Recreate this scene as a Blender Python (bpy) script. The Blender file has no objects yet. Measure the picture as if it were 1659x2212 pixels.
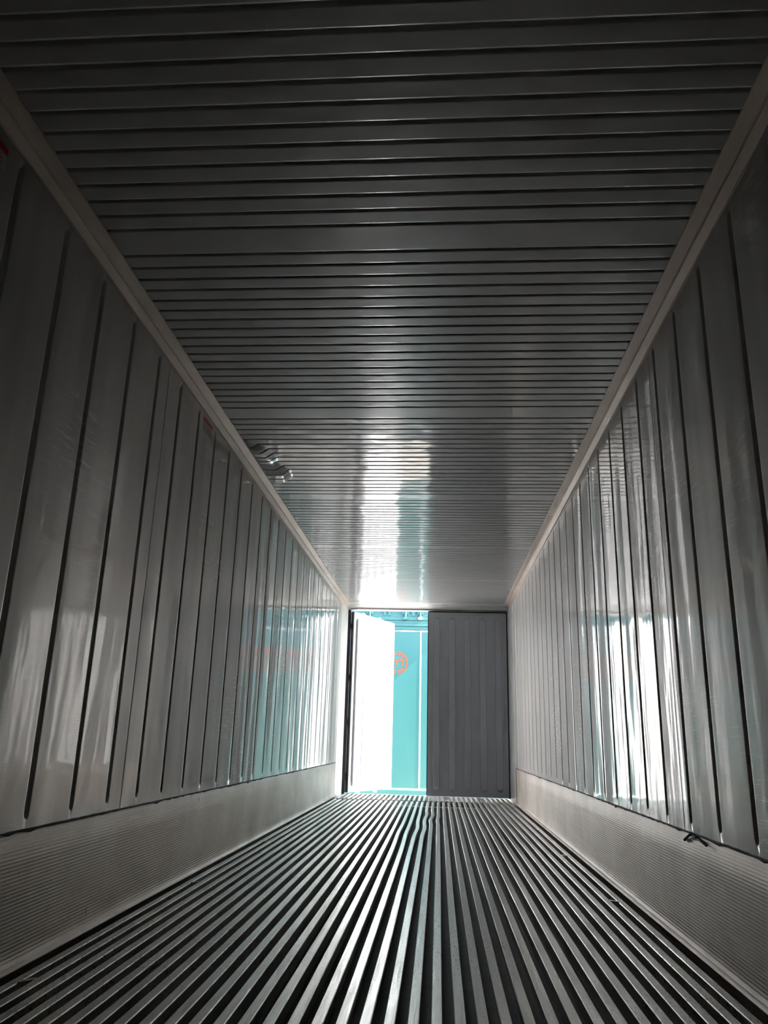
import bpy, bmesh, math, random
from mathutils import Vector, Matrix

random.seed(7)
D = bpy.data
SC = bpy.context.scene
COL = SC.collection

# ------------------------------------------------------------------ camera
CAM_X, CAM_Z = 0.189, 0.7174
right = Vector((0.99732369, 0.06837055, 0.02590226))
fwd = Vector((-0.07291104, 0.95635712, 0.28295766))
up = Vector((-0.00542584, -0.28408894, 0.95878258))
cd = D.cameras.new('camera')
cam = D.objects.new('camera', cd)
COL.objects.link(cam)
cam.matrix_world = Matrix(((right.x, up.x, -fwd.x, CAM_X), (right.y, up.y, -fwd.y, 0.0),
                           (right.z, up.z, -fwd.z, CAM_Z), (0, 0, 0, 1)))
cd.sensor_fit = 'VERTICAL'
cd.sensor_width = cd.sensor_height = 36.0
cd.lens = 1658.3 / 2212.0 * 36.0
cd.clip_start = 0.02
cd.clip_end = 200
SC.camera = cam

# ------------------------------------------------------------------ light and exposure
SUN_DIR = Vector((0.72, -0.05, 0.69)).normalized()      # towards the sun: down the alley between the containers
sun_d = D.lights.new('sun', 'SUN')
sun_d.energy = 8.5
sun_d.angle = math.radians(0.6)
sun_d.color = (1.0, 0.95, 0.87)
sun = D.objects.new('sun', sun_d)
COL.objects.link(sun)
sun.rotation_euler = SUN_DIR.to_track_quat('Z', 'Y').to_euler()

world = D.worlds.new('world')
SC.world = world
world.use_nodes = True
wn = world.node_tree
wn.nodes.clear()
w_out = wn.nodes.new('ShaderNodeOutputWorld')
w_bg = wn.nodes.new('ShaderNodeBackground')
w_sky = wn.nodes.new('ShaderNodeTexSky')
w_sky.sky_type = 'NISHITA'
w_sky.sun_disc = False
w_sky.sun_elevation = math.asin(SUN_DIR.z)
w_sky.sun_rotation = math.atan2(SUN_DIR.x, SUN_DIR.y)
w_sky.air_density = 1.0
w_sky.dust_density = 3.0
w_bg.inputs['Strength'].default_value = 0.34
wn.links.new(w_sky.outputs['Color'], w_bg.inputs['Color'])
wn.links.new(w_bg.outputs['Background'], w_out.inputs['Surface'])

SC.view_settings.view_transform = 'Standard'
SC.view_settings.look = 'None'
SC.view_settings.gamma = 1.0
SC.view_settings.use_curve_mapping = False
SC.view_settings.exposure = 2.4
SC.cycles.max_bounces = 18
SC.cycles.diffuse_bounces = 12
SC.cycles.glossy_bounces = 14
SC.cycles.transparent_max_bounces = 4
SC.cycles.sample_clamp_indirect = 8.0
SC.cycles.blur_glossy = 0.3
SC.cycles.caustics_reflective = True
SC.cycles.use_denoising = True
SC.cycles.denoiser = 'OPENIMAGEDENOISE'
SC.cycles.use_adaptive_sampling = False

# ------------------------------------------------------------------ dimensions (metres)
HW = 1.145          # half the inner width
HC = 2.5216         # ceiling height above the rails
Y0, YE = -0.90, 10.60
ZK = 0.405          # top of the kick plate
PAN = -0.0635       # floor pan under the rails
GROUND = -0.24

# ------------------------------------------------------------------ materials
def mat(name):
    m = D.materials.new(name)
    m.use_nodes = True
    nt = m.node_tree
    nt.nodes.clear()
    out = nt.nodes.new('ShaderNodeOutputMaterial')
    return m, nt, out


def N(nt, kind, **inputs):
    n = nt.nodes.new(kind)
    for k, v in inputs.items():
        n.inputs[k.replace('_', ' ')].default_value = v
    return n


def coords(nt, scale):
    tc = nt.nodes.new('ShaderNodeTexCoord')
    mp = nt.nodes.new('ShaderNodeMapping')
    mp.inputs['Scale'].default_value = scale
    nt.links.new(tc.outputs['Object'], mp.inputs['Vector'])
    return mp.outputs['Vector']


def noise(nt, scale_vec, detail=2.0, rough=0.5, dist=0.0):
    n = N(nt, 'ShaderNodeTexNoise', Scale=1.0, Detail=detail, Roughness=rough, Distortion=dist)
    nt.links.new(coords(nt, scale_vec), n.inputs['Vector'])
    return n.outputs['Fac']


def ramp(nt, fac, stops):
    r = nt.nodes.new('ShaderNodeValToRGB')
    e = r.color_ramp.elements
    while len(e) < len(stops):
        e.new(0.5)
    for el, (p, c) in zip(e, stops):
        el.position = p
        el.color = (c, c, c, 1) if isinstance(c, (int, float)) else (*c, 1)
    nt.links.new(fac, r.inputs['Fac'])
    return r.outputs['Color']


def mathn(nt, op, a, b):
    n = nt.nodes.new('ShaderNodeMath')
    n.operation = op
    for i, v in enumerate((a, b)):
        if isinstance(v, (int, float)):
            n.inputs[i].default_value = v
        else:
            nt.links.new(v, n.inputs[i])
    return n.outputs[0]


def mixc(nt, fac, a, b):
    n = nt.nodes.new('ShaderNodeMix')
    n.data_type = 'RGBA'
    if isinstance(fac, (int, float)):
        n.inputs[0].default_value = fac
    else:
        nt.links.new(fac, n.inputs[0])
    for idx, v in ((6, a), (7, b)):
        if isinstance(v, tuple):
            n.inputs[idx].default_value = (*v, 1)
        else:
            nt.links.new(v, n.inputs[idx])
    return n.outputs[2]


def bump(nt, height, distance, strength=1.0, prev=None):
    b = N(nt, 'ShaderNodeBump', Strength=strength, Distance=distance)
    nt.links.new(height, b.inputs['Height'])
    if prev is not None:
        nt.links.new(prev, b.inputs['Normal'])
    return b.outputs['Normal']


def principled(nt, color, rough, metallic=0.0, normal=None, spec=None):
    p = nt.nodes.new('ShaderNodeBsdfPrincipled')
    for key, v in (('Base Color', color), ('Roughness', rough), ('Metallic', metallic)):
        if isinstance(v, tuple):
            p.inputs[key].default_value = (*v, 1)
        elif isinstance(v, (int, float)):
            p.inputs[key].default_value = v
        else:
            nt.links.new(v, p.inputs[key])
    if spec is not None:
        p.inputs['Specular IOR Level'].default_value = spec
    if normal is not None:
        nt.links.new(normal, p.inputs['Normal'])
    return p.outputs['BSDF']


def two_lobe(nt, out, a, b, fac):
    mx = nt.nodes.new('ShaderNodeMixShader')
    if isinstance(fac, (int, float)):
        mx.inputs[0].default_value = fac
    else:
        nt.links.new(fac, mx.inputs[0])
    nt.links.new(a, mx.inputs[1])
    nt.links.new(b, mx.inputs[2])
    nt.links.new(mx.outputs[0], out.inputs['Surface'])


def make_wall_metal():
    m, nt, out = mat('wavy_steel_lining')
    wave = noise(nt, (1, 4.2, 0.6), 1.0, 0.4)
    fine = noise(nt, (1, 10.0, 1.8), 2.0, 0.5)
    nrm = bump(nt, wave, 0.012)
    nrm = bump(nt, fine, 0.0022, prev=nrm)
    grain = noise(nt, (1, 5.0, 0.7), 4.0, 0.6)
    scratch = ramp(nt, noise(nt, (1, 7.0, 190.0), 3.0, 0.7), [(0.57, 0.0), (0.63, 1.0)])
    patch = ramp(nt, noise(nt, (1, 1.3, 1.3), 2.0, 0.5), [(0.48, 0.0), (0.62, 1.0)])
    scr = mathn(nt, 'MULTIPLY', scratch, patch)
    speck = ramp(nt, noise(nt, (1, 15.0, 24.0), 3.0, 0.6), [(0.745, 0.0), (0.775, 1.0)])
    base = ramp(nt, grain, [(0.3, (0.38, 0.374, 0.365)), (0.7, (0.46, 0.452, 0.442))])
    base = mixc(nt, speck, base, (0.10, 0.10, 0.10))
    rough = ramp(nt, grain, [(0.3, 0.045), (0.7, 0.10)])
    a = principled(nt, base, rough, 1.0, nrm)
    b = principled(nt, mixc(nt, scr, (0.71, 0.685, 0.655), (0.90, 0.89, 0.86)), 0.50, 0.4, nrm)
    f = mathn(nt, 'MAXIMUM', ramp(nt, grain, [(0.3, 0.52), (0.7, 0.68)]), mathn(nt, 'MULTIPLY', scr, 0.9))
    two_lobe(nt, out, a, b, f)
    return m


def make_ceiling_metal():
    m, nt, out = mat('ceiling_steel')
    wave = noise(nt, (4.0, 6.0, 1), 2.0, 0.5)
    nrm = bump(nt, wave, 0.0045)
    grain = noise(nt, (5.0, 1.2, 1), 3.0, 0.6)
    base = ramp(nt, grain, [(0.3, (0.42, 0.416, 0.414)), (0.7, (0.50, 0.496, 0.494))])
    a = principled(nt, base, 0.09, 1.0, nrm)
    b = principled(nt, (0.74, 0.735, 0.73), 0.56, 0.4, nrm)
    two_lobe(nt, out, a, b, 0.56)
    return m


def make_kick_metal():
    m, nt, out = mat('ribbed_kick_aluminium')
    tc = nt.nodes.new('ShaderNodeTexCoord')
    sp = nt.nodes.new('ShaderNodeSeparateXYZ')
    nt.links.new(tc.outputs['Object'], sp.inputs[0])
    s = mathn(nt, 'SINE', mathn(nt, 'MULTIPLY', sp.outputs['Z'], 2 * math.pi / 0.0115), 0.0)
    wob = noise(nt, (1, 1.5, 14.0), 2.0, 0.5)
    nrm = bump(nt, mathn(nt, 'MULTIPLY', s, wob), 0.0006)
    dirt = noise(nt, (1, 2.2, 2.0), 4.0, 0.6)
    streak = noise(nt, (1, 3.0, 110.0), 3.0, 0.6)
    base = ramp(nt, dirt, [(0.3, (0.48, 0.40, 0.34)), (0.7, (0.70, 0.635, 0.575))])
    base = mixc(nt, ramp(nt, streak, [(0.60, 0.0), (0.72, 0.8)]), base, (0.72, 0.70, 0.66))
    speck = ramp(nt, noise(nt, (1, 20.0, 9.0), 2.0, 0.5), [(0.74, 0.0), (0.78, 0.8)])
    base = mixc(nt, speck, base, (0.12, 0.10, 0.09))
    a = principled(nt, base, 0.42, 0.4, nrm)
    nt.links.new(a, out.inputs['Surface'])
    return m


def make_simple(name, color, rough, metallic=0.0, var=0.0, scale=6.0, spec=None, bumpd=0.0):
    m, nt, out = mat(name)
    n = noise(nt, (scale, scale, scale), 4.0, 0.6)
    lo = tuple(c * (1 - var) for c in color)
    hi = tuple(min(1, c * (1 + var)) for c in color)
    base = ramp(nt, n, [(0.3, lo), (0.7, hi)])
    nrm = bump(nt, n, bumpd) if bumpd else None
    nt.links.new(principled(nt, base, rough, metallic, nrm, spec), out.inputs['Surface'])
    return m


def make_rail_metal():
    m, nt, out = mat('worn_rail_aluminium')
    wear = noise(nt, (60.0, 3.0, 60.0), 5.0, 0.7)
    pit = noise(nt, (170.0, 34.0, 60.0), 3.0, 0.7)
    area = noise(nt, (1.2, 0.9, 1.0), 2.0, 0.5)
    base = ramp(nt, wear, [(0.3, (0.72, 0.73, 0.70)), (0.7, (0.95, 0.955, 0.925))])
    pits = mathn(nt, 'MULTIPLY', ramp(nt, pit, [(0.57, 0.0), (0.63, 1.0)]), ramp(nt, area, [(0.42, 0.0), (0.58, 0.8)]))
    base = mixc(nt, pits, base, (0.10, 0.10, 0.095))
    nrm = bump(nt, wear, 0.0008)
    rough = ramp(nt, wear, [(0.3, 0.42), (0.7, 0.26)])
    nt.links.new(principled(nt, base, rough, 0.75, nrm), out.inputs['Surface'])
    return m


def make_trim_metal():
    m, nt, out = mat('brown_grey_cove_aluminium')
    d = noise(nt, (9.0, 2.0, 9.0), 4.0, 0.6)
    base = ramp(nt, d, [(0.3, (0.56, 0.455, 0.385)), (0.7, (0.76, 0.645, 0.56))])
    nt.links.new(principled(nt, base, 0.48, 0.3), out.inputs['Surface'])
    return m


def make_teal():
    m, nt, out = mat('teal_container_paint')
    d = noise(nt, (0.8, 1, 0.5), 3.0, 0.6)
    s = noise(nt, (5.0, 1, 0.6), 4.0, 0.6)
    base = ramp(nt, d, [(0.3, (0.033, 0.130, 0.119)), (0.7, (0.041, 0.148, 0.137))])
    base = mixc(nt, ramp(nt, s, [(0.62, 0.0), (0.78, 0.35)]), base, (0.085, 0.17, 0.16))
    nt.links.new(principled(nt, base, 0.35, 0.0, None, 0.5), out.inputs['Surface'])
    return m


M_WALL = make_wall_metal()
M_CEIL = make_ceiling_metal()
M_KICK = make_kick_metal()
M_RAIL = make_rail_metal()
M_TRIM = make_trim_metal()
M_TEAL = make_teal()
M_PAN = make_simple('dirty_floor_pan', (0.035, 0.033, 0.030), 0.6, 0.2, 0.5, 14.0)
M_DOOR = make_simple('white_door_lining', (0.52, 0.545, 0.59), 0.20, 0.0, 0.05, 3.0)
M_GASKET = make_simple('black_rubber_gasket', (0.03, 0.028, 0.032), 0.35, 0.0, 0.3, 10.0)
M_GREYSEAL = make_simple('grey_seal_strip', (0.30, 0.30, 0.31), 0.4, 0.0, 0.2, 10.0)
M_JAMB = make_simple('door_frame_steel', (0.74, 0.735, 0.72), 0.40, 0.3, 0.1, 5.0)
M_SEAL = make_simple('dark_sealant', (0.05, 0.045, 0.04), 0.7, 0.0, 0.5, 20.0)
M_WHITE = make_simple('white_sealant', (0.82, 0.82, 0.80), 0.5, 0.0, 0.05, 12.0)
M_ORANGE = make_simple('orange_lettering', (0.41, 0.066, 0.020), 0.45, 0.0, 0.06, 20.0)
M_RED = make_simple('red_label_print', (0.60, 0.015, 0.025), 0.45, 0.0, 0.05, 30.0)
M_LABEL = make_simple('pale_label_film', (0.55, 0.50, 0.50), 0.45, 0.0, 0.08, 30.0)
M_PRINT = make_simple('faded_red_print', (0.36, 0.14, 0.14), 0.5, 0.0, 0.1, 30.0)
M_CONC = make_simple('yard_concrete', (0.24, 0.23, 0.215), 0.8, 0.0, 0.15, 1.5, None, 0.002)
M_ZINC = make_simple('galvanised_steel', (0.62, 0.62, 0.60), 0.4, 0.8, 0.15, 20.0)
M_BULK = make_simple('bulkhead_sheet', (0.80, 0.73, 0.67), 0.4, 0.2, 0.08, 3.0)
M_OUTER = make_simple('container_outer_paint', (0.70, 0.71, 0.71), 0.45, 0.0, 0.05, 2.0)

# ------------------------------------------------------------------ mesh helpers
class MB:
    def __init__(self):
        self.v, self.f, self.mi, self.sm = [], [], [], []

    def add(self, vs, fs, mi=0, smooth=False):
        o = len(self.v)
        self.v += [tuple(p) for p in vs]
        self.f += [tuple(i + o for i in f) for f in fs]
        self.mi += [mi] * len(fs)
        self.sm += [smooth] * len(fs)
        return self

    def box(self, x0, x1, y0, y1, z0, z1, mi=0, fn=None):
        p = [(x, y, z) for z in (z0, z1) for y in (y0, y1) for x in (x0, x1)]
        if fn:
            p = [fn(*q) for q in p]
        return self.add(p, [(0, 2, 3, 1), (4, 5, 7, 6), (0, 1, 5, 4), (2, 6, 7, 3), (0, 4, 6, 2), (1, 3, 7, 5)], mi)

    def prism(self, poly, a0, a1, place, mi=0, smooth=False):
        n = len(poly)
        vs = [place(u, v, a) for a in (a0, a1) for (u, v) in poly]
        fs = [(i, (i + 1) % n, n + (i + 1) % n, n + i) for i in range(n)]
        self.add(vs, fs, mi, smooth)
        self.add(vs, [tuple(range(n))[::-1], tuple(range(n, 2 * n))], mi)
        return self

    def cyl(self, c, axis, r, length, seg=14, mi=0, r2=None):
        c = Vector(c)
        a = Vector(axis).normalized()
        t = a.orthogonal().normalized()
        b = a.cross(t)
        r2 = r if r2 is None else r2
        poly = [(math.cos(2 * math.pi * i / seg), math.sin(2 * math.pi * i / seg)) for i in range(seg)]
        vs = [c + t * (u * r) + b * (v * r) for u, v in poly] + [c + a * length + t * (u * r2) + b * (v * r2) for u, v in poly]
        self.add(vs, [(i, (i + 1) % seg, seg + (i + 1) % seg, seg + i) for i in range(seg)], mi, True)
        self.add(vs, [tuple(range(seg))[::-1], tuple(range(seg, 2 * seg))], mi)
        return self

    def build(self, name, mats, parent=None, bevel=0.0, normals=True):
        me = D.meshes.new(name)
        me.from_pydata(self.v, [], self.f)
        for m in (mats if isinstance(mats, (list, tuple)) else [mats]):
            me.materials.append(m)
        me.polygons.foreach_set('material_index', self.mi)
        me.polygons.foreach_set('use_smooth', self.sm)
        me.validate()
        if normals:
            bm = bmesh.new()
            bm.from_mesh(me)
            bmesh.ops.recalc_face_normals(bm, faces=bm.faces)
            bm.to_mesh(me)
            bm.free()
        o = D.objects.new(name, me)
        COL.objects.link(o)
        if parent is not None:
            o.parent = parent
        if bevel:
            b = o.modifiers.new('bevel', 'BEVEL')
            b.width = bevel
            b.segments = 2
            b.limit_method = 'ANGLE'
        return o


def structure(o):
    o['kind'] = 'structure'
    return o


def thing(name, label, cat, loc=(0, 0, 0), group=None):
    o = D.objects.new(name, None)
    o.empty_display_size = 0.2
    COL.objects.link(o)
    o.location = loc
    o['label'] = label
    o['category'] = cat
    if group:
        o['group'] = group
    return o


def grid_mesh(us, vs, fn, mb, mi=0, flip=False):
    nu, nv = len(us), len(vs)
    pts = [fn(u, v) for u in us for v in vs]
    fs = []
    for i in range(nu - 1):
        for j in range(nv - 1):
            q = (i * nv + j, (i + 1) * nv + j, (i + 1) * nv + j + 1, i * nv + j + 1)
            fs.append(q[::-1] if flip else q)
    mb.add(pts, fs, mi, True)


# ------------------------------------------------------------------ ground outside
MB().box(-30, 30, -20, 40, GROUND - 0.2, GROUND).build('ground', M_CONC)['kind'] = 'structure'

# ------------------------------------------------------------------ side walls with pressed vertical grooves
GROOVE = [-0.0225, -0.017, -0.0125, -0.0085, -0.005, -0.002, 0.001, 0.004, 0.0075, 0.0115, 0.016, 0.0215]


def groove_depth(d, half, deep):
    if abs(d) >= half:
        return 0.0
    return deep * (0.5 + 0.5 * math.cos(math.pi * d / half)) ** 0.75


def side_wall(name, side, first, pitch, seams, y_end):
    ribs = []
    y = first
    while y > Y0 + 0.1:
        y -= pitch
    y += pitch
    while y < y_end - 0.1:
        ribs.append(y)
        y += pitch
    ys = {Y0, y_end}
    for r in ribs:
        for g in GROOVE:
            ys.add(r + g)
    for s in seams:
        for g in (-0.015, -0.010, -0.003, -0.0012, 0.0012, 0.003, 0.010, 0.015):
            ys.add(s + g)
    ys = sorted(ys)
    zs = [ZK - 0.004, 0.436, 0.444, 0.452, 0.460, 0.470, 0.484, 0.75, 1.1, 1.5, 1.9, 2.2, 2.395, 2.408, 2.418, 2.426, 2.434, 2.444, 2.472]

    def fn(y, z):
        d = 0.0
        for r in ribs:
            if abs(y - r) < 0.0165:
                e = min(1.0, max(0.0, (z - 0.440) / 0.03)) * min(1.0, max(0.0, (2.440 - z) / 0.03))
                d = groove_depth(y - r, 0.0155, 0.018) * math.sqrt(e)
        for s in seams:
            if abs(y - s) < 0.002:
                d = max(d, 0.003)
            elif abs(y - s) < 0.004:
                d = -0.0012
        return (side * (HW + d), y, z)

    mb = MB()
    grid_mesh(ys, zs, fn, mb)
    mb.box(side * (HW + 0.018), side * (HW + 0.074), Y0 - 0.08, y_end, GROUND + 0.1, HC + 0.10, 1)
    o = mb.build(name, [M_WALL, M_OUTER])
    return structure(o)


wall_left = side_wall('wall_left', -1, 1.949, 0.3165, [0.90, 3.353, 4.745, 7.18, 9.60], 10.40)
wall_right = side_wall('wall_right', 1, 2.251, 0.3155, [0.90, 3.280, 5.75, 8.20], 10.09)


# ------------------------------------------------------------------ kick plates
def kick(name, side, y_end):
    prof = [(0.004, ZK), (-0.001, ZK - 0.003), (-0.001, 0.30), (-0.001, 0.17), (-0.001, 0.060), (-0.003, 0.034), (-0.007, 0.016),
            (-0.0135, 0.006), (-0.030, 0.002), (-0.030, -0.004), (-0.010, -0.006), (-0.004, PAN)]
    n = 46
    ys = [Y0 + (y_end - Y0) * i / n for i in range(n + 1)]
    rnd = random.Random(3 + side)
    off = [rnd.uniform(-0.0015, 0.0015) for _ in ys]

    def fn(y, k):
        dx, z = prof[k]
        w = off[min(n, int(round((y - Y0) / (y_end - Y0) * n)))] if 0 < k < 5 else 0.0
        return (side * (HW + dx + w), y, z)
    mb = MB()
    grid_mesh(ys, list(range(len(prof))), fn, mb)
    o = structure(mb.build(name, M_KICK))
    # joint between lining and kick plate: a ragged dark bead of old sealant
    mb = MB()
    m = 260
    rows = []
    for i in range(m + 1):
        y = Y0 + (y_end - Y0) * i / m
        lo = ZK - 0.004 - abs(rnd.gauss(0, 0.004)) * (1.0 if rnd.random() < 0.45 else 0.2)
        rows.append((y, lo, ZK + 0.002 + rnd.uniform(0, 0.002)))
    pts, fs = [], []
    for (y, lo, hi) in rows:
        pts += [(side * (HW - 0.0015), y, lo), (side * (HW - 0.0035), y, (lo + hi) / 2), (side * (HW - 0.0010), y, hi), (side * (HW + 0.002), y, hi)]
    for i in range(m):
        for j in range(3):
            fs.append((i * 4 + j, i * 4 + j + 1, (i + 1) * 4 + j + 1, (i + 1) * 4 + j))
    mb.add(pts, fs)
    s = mb.build('sealant_bead', M_SEAL, o)
    s['label'] = 'ragged dark sealant along the top of the kick plate'
    return o


base_left = kick('baseboard_left', -1, 10.40)
base_right = kick('baseboard_right', 1, 10.09)
# torn sealant sticking out as a dark hook
mb = MB()
pth = [(3.28, 0.372), (3.20, 0.398), (3.17, 0.404), (3.12, 0.398), (3.02, 0.385)]
for (a, b) in zip(pth[:-1], pth[1:]):
    p0, p1 = Vector((HW - 0.006, a[0], a[1])), Vector((HW - 0.010, b[0], b[1]))
    mb.cyl(p0, p1 - p0, 0.0055, (p1 - p0).length * 1.1, 8, 0, 0.0045)
mb.build('torn_sealant', M_SEAL, base_right)

# ------------------------------------------------------------------ ceiling with pressed cross ribs and a dent
def make_ceiling():
    x0 = HW - 0.072
    ribs = []
    for k in range(-42, 101):
        if k % 20 == 0:
            continue
        y = 2.469 + 0.0806 * k
        if Y0 + 0.05 < y < 10.50:
            ribs.append(y)
    ys = {Y0, YE}
    for r in ribs:
        for g in (-0.0135, -0.0095, -0.006, -0.003, 0.0, 0.003, 0.006, 0.0095, 0.0135):
            ys.add(r + g)
    for i in range(22):
        ys.add(4.36 + i * 0.05 + 0.003)
    ys = sorted(ys)
    xs = [-x0 + 0.0115 * i for i in range(26)] + [-0.74, -0.6, -0.3, 0, 0.3, 0.6, 0.8, x0 - 0.01, x0]

    def crease(x, y):
        # torn edge pulled down along the left cove: two lobes
        OUT = ((4.44, 0.0, 0.0), (4.50, 0.05, 0.018), (4.57, 0.09, 0.030), (4.63, 0.13, 0.036), (4.78, 0.165, 0.034), (4.90, 0.150, 0.024), (4.98, 0.175, 0.034),
               (5.05, 0.200, 0.046), (5.20, 0.190, 0.046), (5.28, 0.150, 0.032), (5.33, 0.05, 0.012), (5.36, 0.0, 0.0))
        d = 0.0
        for (a, b) in zip(OUT[:-1], OUT[1:]):
            if a[0] <= y < b[0]:
                t = (y - a[0]) / (b[0] - a[0])
                reach, depth = a[1] + t * (b[1] - a[1]), a[2] + t * (b[2] - a[2])
                e = x + x0
                d = depth * min(1.0, max(0.0, (reach - e) / 0.05)) * min(1.0, max(0.0, e / 0.035))
        return d

    def fn(x, y):
        z = HC
        for r in ribs:
            if abs(y - r) < 0.01:
                z += groove_depth(y - r, 0.0088, 0.0068)
                break
        return (x, y, z - crease(x, y))
    mb = MB()
    grid_mesh(xs, ys, fn, mb)
    mb.box(-HW - 0.074, HW + 0.074, Y0 - 0.08, 10.50, HC + 0.05, HC + 0.12, 1)
    return structure(mb.build('ceiling', [M_CEIL, M_OUTER]))


make_ceiling()


# ------------------------------------------------------------------ sloped cove mouldings between walls and ceiling
def cove(name, side):
    pr = [(HW - 0.0765, HC + 0.004), (HW - 0.0765, HC - 0.005), (HW - 0.0735, HC - 0.0065), (HW - 0.036, HC - 0.0215),
          (HW - 0.0335, HC - 0.0265), (HW - 0.0295, HC - 0.0265), (HW - 0.004, HC - 0.0480), (HW - 0.004, HC - 0.054), (HW + 0.004, HC - 0.054), (HW + 0.02, HC + 0.02)]
    mb = MB()
    mb.prism(pr, Y0, 10.52, lambda u, v, a: (side * u, a, v))
    return structure(mb.build(name, M_TRIM))


cove('trim_1', -1)
cove('trim_2', 1)

# ------------------------------------------------------------------ floor: pan and loose T rails
mb = MB()
mb.box(-HW - 0.05, HW + 0.05, Y0, 10.98, GROUND + 0.02, PAN)
floor = structure(mb.build('floor', M_PAN))
RW, PITCH, PH = 0.0152, 0.0624, 0.1872
TPROF = [(-RW, -0.0025), (-RW + 0.002, 0.0), (RW - 0.002, 0.0), (RW, -0.0025), (RW, -0.0055), (0.003, -0.0075), (0.003, PAN), (-0.003, PAN), (-0.003, -0.0075), (-RW, -0.0055)]


def rail_bend(x, y):
    d = 0.0
    for (cx, sx, cy, sy, amp) in ((0.03, 0.06, 7.0, 0.35, 0.016), (-0.10, 0.05, 6.6, 0.5, -0.010), (0.09, 0.07, 8.3, 0.3, 0.014), (0.14, 0.06, 7.7, 0.22, -0.012)):
        d += amp * math.exp(-((x - cx) / sx) ** 2 - ((y - cy) / sy) ** 2)
    return d


def rail(name, x, y0, y1, dz=0.0, bent=True):
    n = 90 if (bent and -0.25 < x < 0.33) else 24
    rnd = random.Random(int(x * 1000) + int(y0 * 10))
    ph = rnd.uniform(0, 6)
    tilt = rnd.gauss(0, 0.012)
    np_ = len(TPROF)
    pts, fs = [], []
    for i in range(n + 1):
        y = y0 + (y1 - y0) * i / n
        wob = 0.0008 * math.sin(1.7 * y + ph) + (rail_bend(x, y) if bent else 0.0)
        vz = 0.0006 * math.sin(2.3 * y + 2 * ph) + dz
        for (u, v) in TPROF:
            pts.append((x + u + wob, y, (v + vz + tilt * u) if v > -0.05 else v))
    for i in range(n):
        for j in range(np_):
            k = (j + 1) % np_
            fs.append((i * np_ + j, i * np_ + k, (i + 1) * np_ + k, (i + 1) * np_ + j))
    fs.append(tuple(range(np_))[::-1])
    fs.append(tuple(n * np_ + j for j in range(np_)))
    m = MB().add(pts, fs)
    return m.build(name, M_RAIL, floor)


for k in range(-20, 15):
    rail('floor_rail', PH + PITCH * k, Y0 + 0.02, 9.86)
for k in range(-20, 15):
    rail('doorway_rail', PH + PITCH * k + 0.010, 9.97, 10.93, 0.001, False)
# small straps bridging the outermost pair of rails
for (xx, yy, s) in ((-1.030, 2.51, 1), (-1.030, 4.16, 1), (-1.030, 5.79, 1), (-1.030, 7.44, 1), (1.030, 7.16, -1), (1.030, 5.64, -1), (1.030, 4.12, -1)):
    m = MB()
    m.box(xx - 0.0165, xx + 0.0165, yy - 0.011, yy + 0.011, -0.006, 0.0012, 0, lambda x, y, z, a=xx, s=s: (x, y + s * 0.9 * (x - a), z))
    m.build('rail_strap', M_RAIL, floor)
# drain trough and threshold in the doorway
m = MB()
m.box(-HW + 0.02, HW - 0.02, 9.87, 9.955, PAN, PAN + 0.006)
m.build('drain_strip', M_ZINC, floor)
m = MB()
m.box(-HW + 0.01, HW - 0.01, 10.94, 10.985, GROUND + 0.02, -0.004)
m.build('threshold', M_ZINC, floor)

# ------------------------------------------------------------------ door frame and bulkhead
mb = MB()
mb.prism([(-HW, 10.40), (-1.098, 10.70), (-1.092, 10.765), (-1.219, 10.765), (-1.219, 10.40)], GROUND, HC + 0.1, lambda u, v, a: (u, v, a))
structure(mb.build('trim_3', M_JAMB))
MB().box(-1.094, -1.060, 10.742, 10.766, 0.0, 2.45).build('side_seal', M_GASKET, D.objects['trim_3'])
mb = MB()
mb.prism([(HW, 10.09), (HW - 0.004, 10.105), (HW - 0.004, 10.30), (1.128, 10.72), (1.128, 10.86), (1.219, 10.86), (1.219, 10.09)], GROUND, HC + 0.1, lambda u, v, a: (u, v, a))
t4 = structure(mb.build('trim_4', M_JAMB))
MB().box(HW - 0.0065, HW - 0.002, 10.075, 10.115, 0.0, ZK).build('seam_strip', M_ZINC, t4)['label'] = 'bright metal seam strip'
mb = MB()
mb.prism([(10.50, HC + 0.002), (10.56, HC - 0.004), (10.62, HC - 0.030), (10.70, HC - 0.040), (10.72, HC - 0.060), (10.76, HC - 0.066), (10.86, HC - 0.066), (10.86, HC + 0.13), (10.50, HC + 0.13)],
         -HW, HW, lambda u, v, a: (a, u, v))
t5 = structure(mb.build('trim_5', M_JAMB))
MB().box(0.03, 1.135, 10.80, 10.842, 2.425, 2.470).build('header_seal', M_GASKET, t5)
MB().box(1.108, 1.132, 10.80, 10.842, 0.0, 2.45).build('side_seal', M_GASKET, t5)
MB().box(-1.06, 1.11, 10.715, 10.727, HC - 0.064, HC - 0.0555).build('header_seal', M_GASKET, t5)
mb = MB()
mb.box(-HW - 0.07, HW + 0.07, Y0 - 0.08, Y0, GROUND, HC + 0.1)
structure(mb.build('wall_back', M_BULK))


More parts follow.
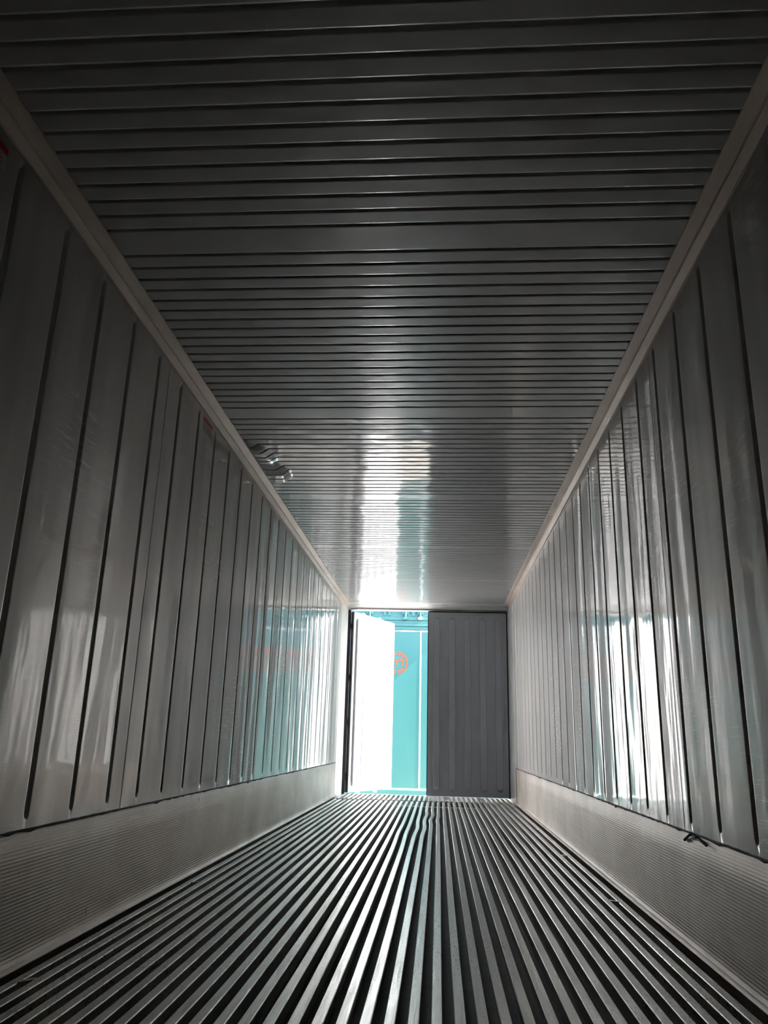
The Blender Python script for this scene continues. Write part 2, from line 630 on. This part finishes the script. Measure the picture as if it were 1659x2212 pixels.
# ------------------------------------------------------------------ the two door leaves
def leaf(name, hinge, ang, width, z0, z1, mirror, bead_u, thick=0.078):
    d = Vector((math.cos(ang), math.sin(ang), 0))
    n = Vector((d.y, -d.x, 0)) if not mirror else Vector((-d.y, d.x, 0))
    h = Vector((hinge[0], hinge[1], 0))

    def P(u, w, z):
        q = h + d * u + n * w
        return (q.x, q.y, z)
    mb = MB()
    # panel with a raised rim all round
    mb.box(0, width, -thick, -0.006, z0, z1, 0, P)
    rim = 0.035
    mb.box(0, rim, -0.0065, 0.0, z0, z1, 0, P)
    mb.box(width - rim, width, -0.0065, 0.0, z0, z1, 0, P)
    mb.box(rim, width - rim, -0.0065, 0.0, z0, z0 + rim, 0, P)
    mb.box(rim, width - rim, -0.0065, 0.0, z1 - rim, z1, 0, P)
    # pressed beads with rounded ends
    for bu in bead_u:
        zs = [z0 + 0.070, z0 + 0.076, z0 + 0.090, z0 + 0.110, z0 + 0.5, z1 - 0.5, z1 - 0.110, z1 - 0.090, z1 - 0.076, z1 - 0.070]
        rows = []
        for z in zs:
            e = min(1.0, min(z - z0 - 0.070, z1 - 0.070 - z) / 0.04)
            wd = 0.0415 * math.sqrt(max(0.0, 1 - (1 - e) ** 2)) + 0.001
            hh = 0.025 * min(1.0, e * 1.6)
            rows.append([P(bu - wd, -0.0058, z), P(bu - wd * 0.92, -0.006 + hh, z), P(bu - wd * 0.62, -0.005 + hh, z), P(bu + wd * 0.62, -0.005 + hh, z), P(bu + wd * 0.92, -0.006 + hh, z), P(bu + wd, -0.0058, z)])
        pts = [p for r in rows for p in r]
        fs = [(i * 6 + j, i * 6 + j + 1, (i + 1) * 6 + j + 1, (i + 1) * 6 + j) for i in range(len(rows) - 1) for j in range(5)]
        mb.add(pts, fs)
    o = structure(mb.build(name, M_DOOR))
    # gaskets: two rubber bulbs on the hinge edge, a grey lip on the closing edge
    g = MB()
    for (wa, wb, uo) in ((-0.072, -0.050, -0.010), (-0.046, -0.024, -0.014), (-0.020, -0.004, -0.009)):
        poly = [(0.001, wa), (uo * 0.7, wa + 0.002), (uo, (wa + wb) / 2), (uo * 0.7, wb - 0.002), (0.001, wb)]
        g.prism(poly, z0, z1 - 0.004, lambda u, v, a: P(u, v, a), 0)
    g.build('hinge_gasket', M_GASKET, o)
    g = MB()
    for (wa, wb, uo) in ((-0.060, -0.034, 0.012), (-0.028, -0.006, 0.009)):
        poly = [(width - 0.001, wa), (width + uo, wa + 0.004), (width + uo, wb - 0.004), (width - 0.001, wb)]
        g.prism(poly, z0 + 0.01, z1 - 0.01, lambda u, v, a: P(u, v, a), 0)
    g.build('edge_gasket', M_GREYSEAL if not mirror else M_GASKET, o)
    # locking bars with cams on the outer face
    for fu in (0.36, 0.76):
        bar = MB()
        c = P(width * fu, -thick - 0.030, z0 - 0.02)
        bar.cyl(c, (0, 0, 1), 0.017, z1 - z0 + 0.04, 14)
        bo = bar.build('locking_bar', M_ZINC, o)
        cm = MB()
        for (za, zb) in ((z1 + 0.002, z1 + 0.052), (z0 - 0.045, z0 + 0.002)):
            poly = [(-0.026, za), (0.026, za), (0.030, za + 0.016), (0.016, zb - 0.012), (0.004, zb), (-0.010, zb - 0.006), (-0.024, za + 0.02)]
            cm.prism(poly, -thick - 0.048, -thick - 0.012, lambda u, v, a: P(width * fu + u, a, v))
        cm.build('cam', M_WHITE, bo)
        for zz in (z0 + 0.25, z0 + 1.2, z1 - 0.25):
            k = MB()
            k.box(width * fu - 0.05, width * fu + 0.05, -thick - 0.052, -thick, zz - 0.02, zz + 0.02, 0, P)
            k.build('bar_guide', M_ZINC, o)
    for zz in (z0 + 0.2, z0 + 0.9, z0 + 1.5, z1 - 0.2):
        k = MB()
        k.box(-0.045, 0.16, -thick - 0.012, -thick, zz - 0.04, zz + 0.04, 0, P)
        k.cyl(P(-0.045, -thick - 0.006, zz - 0.06), (0, 0, 1), 0.016, 0.12, 12)
        k.build('hinge', M_ZINC, o)
    return o


leaf('door_1', (-1.013, 10.775), math.radians(65.5), 1.225, 0.020, 2.430, False, [0.125 + 0.238 * k for k in range(5)])
door2 = leaf('door_2', (1.113, 10.765), math.radians(180), 1.075, 0.008, 2.436, True, [0.117 + 0.2105 * k for k in range(5)])

# ------------------------------------------------------------------ teal containers across the alley
YT = 13.30
XL, XR = -3.60, 2.56
SEAM = -0.131
lower = thing('shipping_container', 'teal shipping container with round orange logo and white sealed seams, facing the open door', 'container', (SEAM, YT, GROUND))


def part(mb, name, m, root, parent=None, bevel=0.0):
    o = mb.build(name, m, None, bevel)
    o.parent = parent or root
    o.matrix_parent_inverse = Matrix.Translation(-Vector(root.location))
    return o


def subpart(mb, name, m, par):
    o = mb.build(name, m)
    o.parent = par
    return o


part(MB().box(XL + 0.02, XR - 0.02, YT, YT + 2.40, -0.07, 2.53), 'wall_panel', M_TEAL, lower)
b = MB()
b.box(XL, XR, YT - 0.025, YT + 2.42, -0.20, -0.082)
b.box(XL, XR, YT - 0.040, YT - 0.020, -0.205, -0.17)
part(b, 'bottom_rail', M_TEAL, lower, bevel=0.004)
b = MB()
b.box(XL, XR, YT - 0.020, YT + 2.42, 2.528, 2.585)
b.box(XL, XR, YT - 0.034, YT + 2.42, 2.588, 2.640)
b.box(XL, XR, YT - 0.026, YT + 2.42, 2.642, 2.684)
part(b, 'top_rail', M_TEAL, lower, bevel=0.003)
for xx in (XL, XR):
    part(MB().box(xx - 0.08, xx + 0.08, YT - 0.03, YT + 0.14, -0.12, 2.58), 'corner_post', M_TEAL, lower)
    for zz in (GROUND, 2.57):
        part(MB().box(xx - 0.085, xx + 0.085, YT - 0.035, YT + 0.15, zz, zz + 0.118), 'corner_casting', M_TEAL, lower, bevel=0.006)


def ragged(x0, x1, zc, half, seed):
    rnd = random.Random(seed)
    n = 70
    pts, fs = [], []
    for i in range(n + 1):
        x = x0 + (x1 - x0) * i / n
        hh = half * rnd.uniform(0.7, 1.35)
        pts += [(x, YT + 0.001, zc - hh), (x, YT - 0.010, zc), (x, YT + 0.001, zc + hh * 0.8)]
    for i in range(n):
        for j in range(2):
            fs.append((i * 3 + j, i * 3 + j + 1, (i + 1) * 3 + j + 1, (i + 1) * 3 + j))
    return MB().add(pts, fs)


part(ragged(XL + 0.1, XR - 0.1, 2.512, 0.013, 1), 'sealant_line', M_WHITE, lower)
part(ragged(XL + 0.1, XR - 0.1, -0.066, 0.014, 2), 'sealant_line', M_WHITE, lower)
for sx in (SEAM - 2.44, SEAM - 1.22, SEAM, SEAM + 1.22):
    b = MB()
    b.prism([(-0.012, 0.001), (-0.010, -0.004), (0.010, -0.004), (0.012, 0.001)], -0.06, 2.51, lambda u, v, a, sx=sx: (sx + u, YT + v, a))
    so = part(b, 'seam_strip', M_WHITE if sx == SEAM else M_TEAL, lower)
    for i in range(9):
        rv = MB().cyl((sx + 0.004, YT - 0.003, 0.0 + i * 0.29), (0, -1, 0), 0.010, 0.006, 10, 0, 0.006)
        subpart(rv, 'rivet', M_WHITE, so)

# round logo: broken ring, two segments and the letters MTT
LX, LZ = -0.537, 1.968


def arc_band(mb, r0, r1, a0, a1, seg=40, y=YT - 0.002):
    pts, fs = [], []
    for i in range(seg + 1):
        a = math.radians(a0 + (a1 - a0) * i / seg)
        for r in (r0, r1):
            for yy in (y, YT + 0.001):
                pts.append((LX + r * math.cos(a), yy, LZ + r * math.sin(a)))
    for i in range(seg):
        o0, o1 = i * 4, (i + 1) * 4
        fs += [(o0, o0 + 2, o1 + 2, o1), (o0 + 2, o0 + 3, o1 + 3, o1 + 2), (o0, o1, o1 + 1, o0 + 1)]
    mb.add(pts, fs)


def bar(mb, x0, x1, z0, z1, y=YT - 0.002):
    mb.box(x0, x1, y, YT + 0.001, z0, z1)


def letter_T(mb, xc, z0, z1, w, st):
    bar(mb, xc - w / 2, xc + w / 2, z1 - st, z1)
    bar(mb, xc - st / 2, xc + st / 2, z0, z1 - st)


def letter_M(mb, xc, z0, z1, w, st):
    bar(mb, xc - w / 2, xc - w / 2 + st, z0, z1)
    bar(mb, xc + w / 2 - st, xc + w / 2, z0, z1)
    for s in (-1, 1):
        xa, xb = xc + s * (w / 2 - st), xc
        poly = [(xa, z1), (xa, z1 - st * 1.5), (xb, z0 + (z1 - z0) * 0.25), (xb, z0 + (z1 - z0) * 0.25 + st * 1.5)]
        mb.prism(poly, YT - 0.002, YT + 0.001, lambda u, v, a: (u, a, v))


lg = MB()
for q in ((2, 83), (97, 178), (182, 263), (277, 358)):
    arc_band(lg, 0.163, 0.192, q[0], q[1])
for s in (1, -1):
    a = 33
    arc_band(lg, 0.133, 0.146, s * a, s * (90 - 4), 24)
    arc_band(lg, 0.133, 0.146, s * (90 + 4), s * (180 - a), 24)
    zc = s * 0.146 * math.sin(math.radians(a))
    for (x0, x1) in ((-0.122, -0.010), (0.010, 0.122)):
        bar(lg, LX + x0, LX + x1, LZ + zc - 0.006, LZ + zc + 0.006)
letter_M(lg, LX - 0.094, LZ - 0.048, LZ + 0.048, 0.082, 0.020)
letter_T(lg, LX - 0.006, LZ - 0.048, LZ + 0.048, 0.078, 0.022)
letter_T(lg, LX + 0.092, LZ - 0.048, LZ + 0.048, 0.078, 0.022)
part(lg, 'round_logo', M_ORANGE, lower)['label'] = 'orange round logo with the letters MTT'


def text_part(body, x, z, height, width, name):
    cu = D.curves.new(name, 'FONT')
    cu.body = body
    cu.size = 1.0
    cu.extrude = 0.002
    cu.offset = 0.012
    tmp = D.objects.new(name, cu)
    COL.objects.link(tmp)
    bpy.context.view_layer.update()
    dg = bpy.context.evaluated_depsgraph_get()
    me = D.meshes.new_from_object(tmp.evaluated_get(dg))
    COL.objects.unlink(tmp)
    D.objects.remove(tmp)
    xs = [v.co.x for v in me.vertices]
    zs = [v.co.y for v in me.vertices]
    x0, x1, z0, z1 = min(xs), max(xs), min(zs), max(zs)
    for v in me.vertices:
        cx, cz, cy = v.co.x, v.co.y, v.co.z
        v.co = (x + (cx - x0) / (x1 - x0) * width, YT - 0.0015 - (0.001 if cy > 0 else -0.002), z + (cz - z0) / (z1 - z0) * height)
    me.materials.append(M_ORANGE)
    o = D.objects.new(name, me)
    COL.objects.link(o)
    o.parent = lower
    o.matrix_parent_inverse = Matrix.Translation(-Vector(lower.location))
    return o


text_part('MTT', 0.01, 1.95, 0.215, 0.575, 'lettering')['label'] = 'large orange letters MTT'
text_part('SHIPPING', 0.01, 1.80, 0.108, 0.575, 'lettering')['label'] = 'small orange letters SHIPPING'

upper = thing('shipping_container', 'upper teal container with vertical locking bars, stacked on the one with the logo', 'container', (SEAM, YT, 2.69))
b = MB()
b.box(XL, XR, YT - 0.030, YT + 2.42, 2.690, 2.752)
b.box(XL, XR, YT - 0.016, YT + 2.42, 2.752, 2.800)
part(b, 'bottom_rail', M_TEAL, upper, bevel=0.004)
part(MB().box(XL + 0.02, XR - 0.02, YT + 0.012, YT + 2.40, 2.79, 5.45), 'door_panel', M_TEAL, upper)
part(MB().box(XL, XR, YT - 0.02, YT + 2.42, 5.44, 5.58), 'top_rail', M_TEAL, upper, bevel=0.004)
for xx in (XL, XR):
    part(MB().box(xx - 0.08, xx + 0.08, YT - 0.03, YT + 0.14, 2.70, 5.58), 'corner_post', M_TEAL, upper)
for (bx, mcam) in ((-1.02, M_TEAL), (-0.400, M_TEAL), (-0.143, M_WHITE), (0.48, M_TEAL)):
    b = MB()
    b.cyl((bx, YT - 0.045, 2.735), (0, 0, 1), 0.024, 2.65, 16)
    bo = part(b, 'locking_bar', M_TEAL, upper)
    c = MB()
    c.prism([(-0.034, 2.738), (-0.036, 2.712), (-0.022, 2.700), (0.022, 2.700), (0.038, 2.714), (0.034, 2.745), (0.012, 2.752), (-0.010, 2.742)], YT - 0.078, YT - 0.020,
            lambda u, v, a, bx=bx: (bx + u, a, v))
    subpart(c, 'cam', mcam, bo)
    for s in (-1, 1):
        k = MB()
        k.box(bx + s * 0.038 - 0.010, bx + s * 0.038 + 0.010, YT - 0.060, YT + 0.014, 2.785, 2.90)
        part(k, 'bar_guide', M_TEAL, upper, bevel=0.004)
for (xa, xb) in ((-0.292, -0.232), (-0.700, -0.655), (-0.780, -0.740)):
    part(MB().box(xa, xb, YT - 0.030, YT + 0.014, 2.770, 5.40), 'stiffener', M_TEAL, upper)

# ------------------------------------------------------------------ warning labels on the left lining
def sticker(y0, y1, z0, z1, label):
    t = thing('warning_label', label, 'label', (-HW, (y0 + y1) / 2, z0), 'printed labels on the left wall')
    f = MB()
    f.box(-HW - 0.001, -HW + 0.0012, y0, y1, z0, z1)
    part(f, 'film', M_LABEL, t)
    f = MB()
    f.box(-HW + 0.0005, -HW + 0.0016, y0, y1, z1 - 0.022, z1)
    part(f, 'red_band', M_RED, t)
    f = MB()
    rnd = random.Random(int(y0 * 100))
    for r in range(3):
        y = y0 + 0.012
        zc = z1 - 0.036 - r * 0.013
        while y < y1 - 0.03:
            w = rnd.uniform(0.010, 0.024)
            f.box(-HW + 0.0005, -HW + 0.0015, y, y + w, zc - 0.003, zc + 0.003)
            y += w + 0.006
    part(f, 'print_line', M_PRINT, t)
    return t


sticker(1.695, 1.868, 2.345, 2.424, 'red banded label on the left wall at the photo edge, nearest to the viewer')
sticker(3.935, 4.100, 2.362, 2.440, 'small pale label with red band, further along the left wall under the ceiling trim')
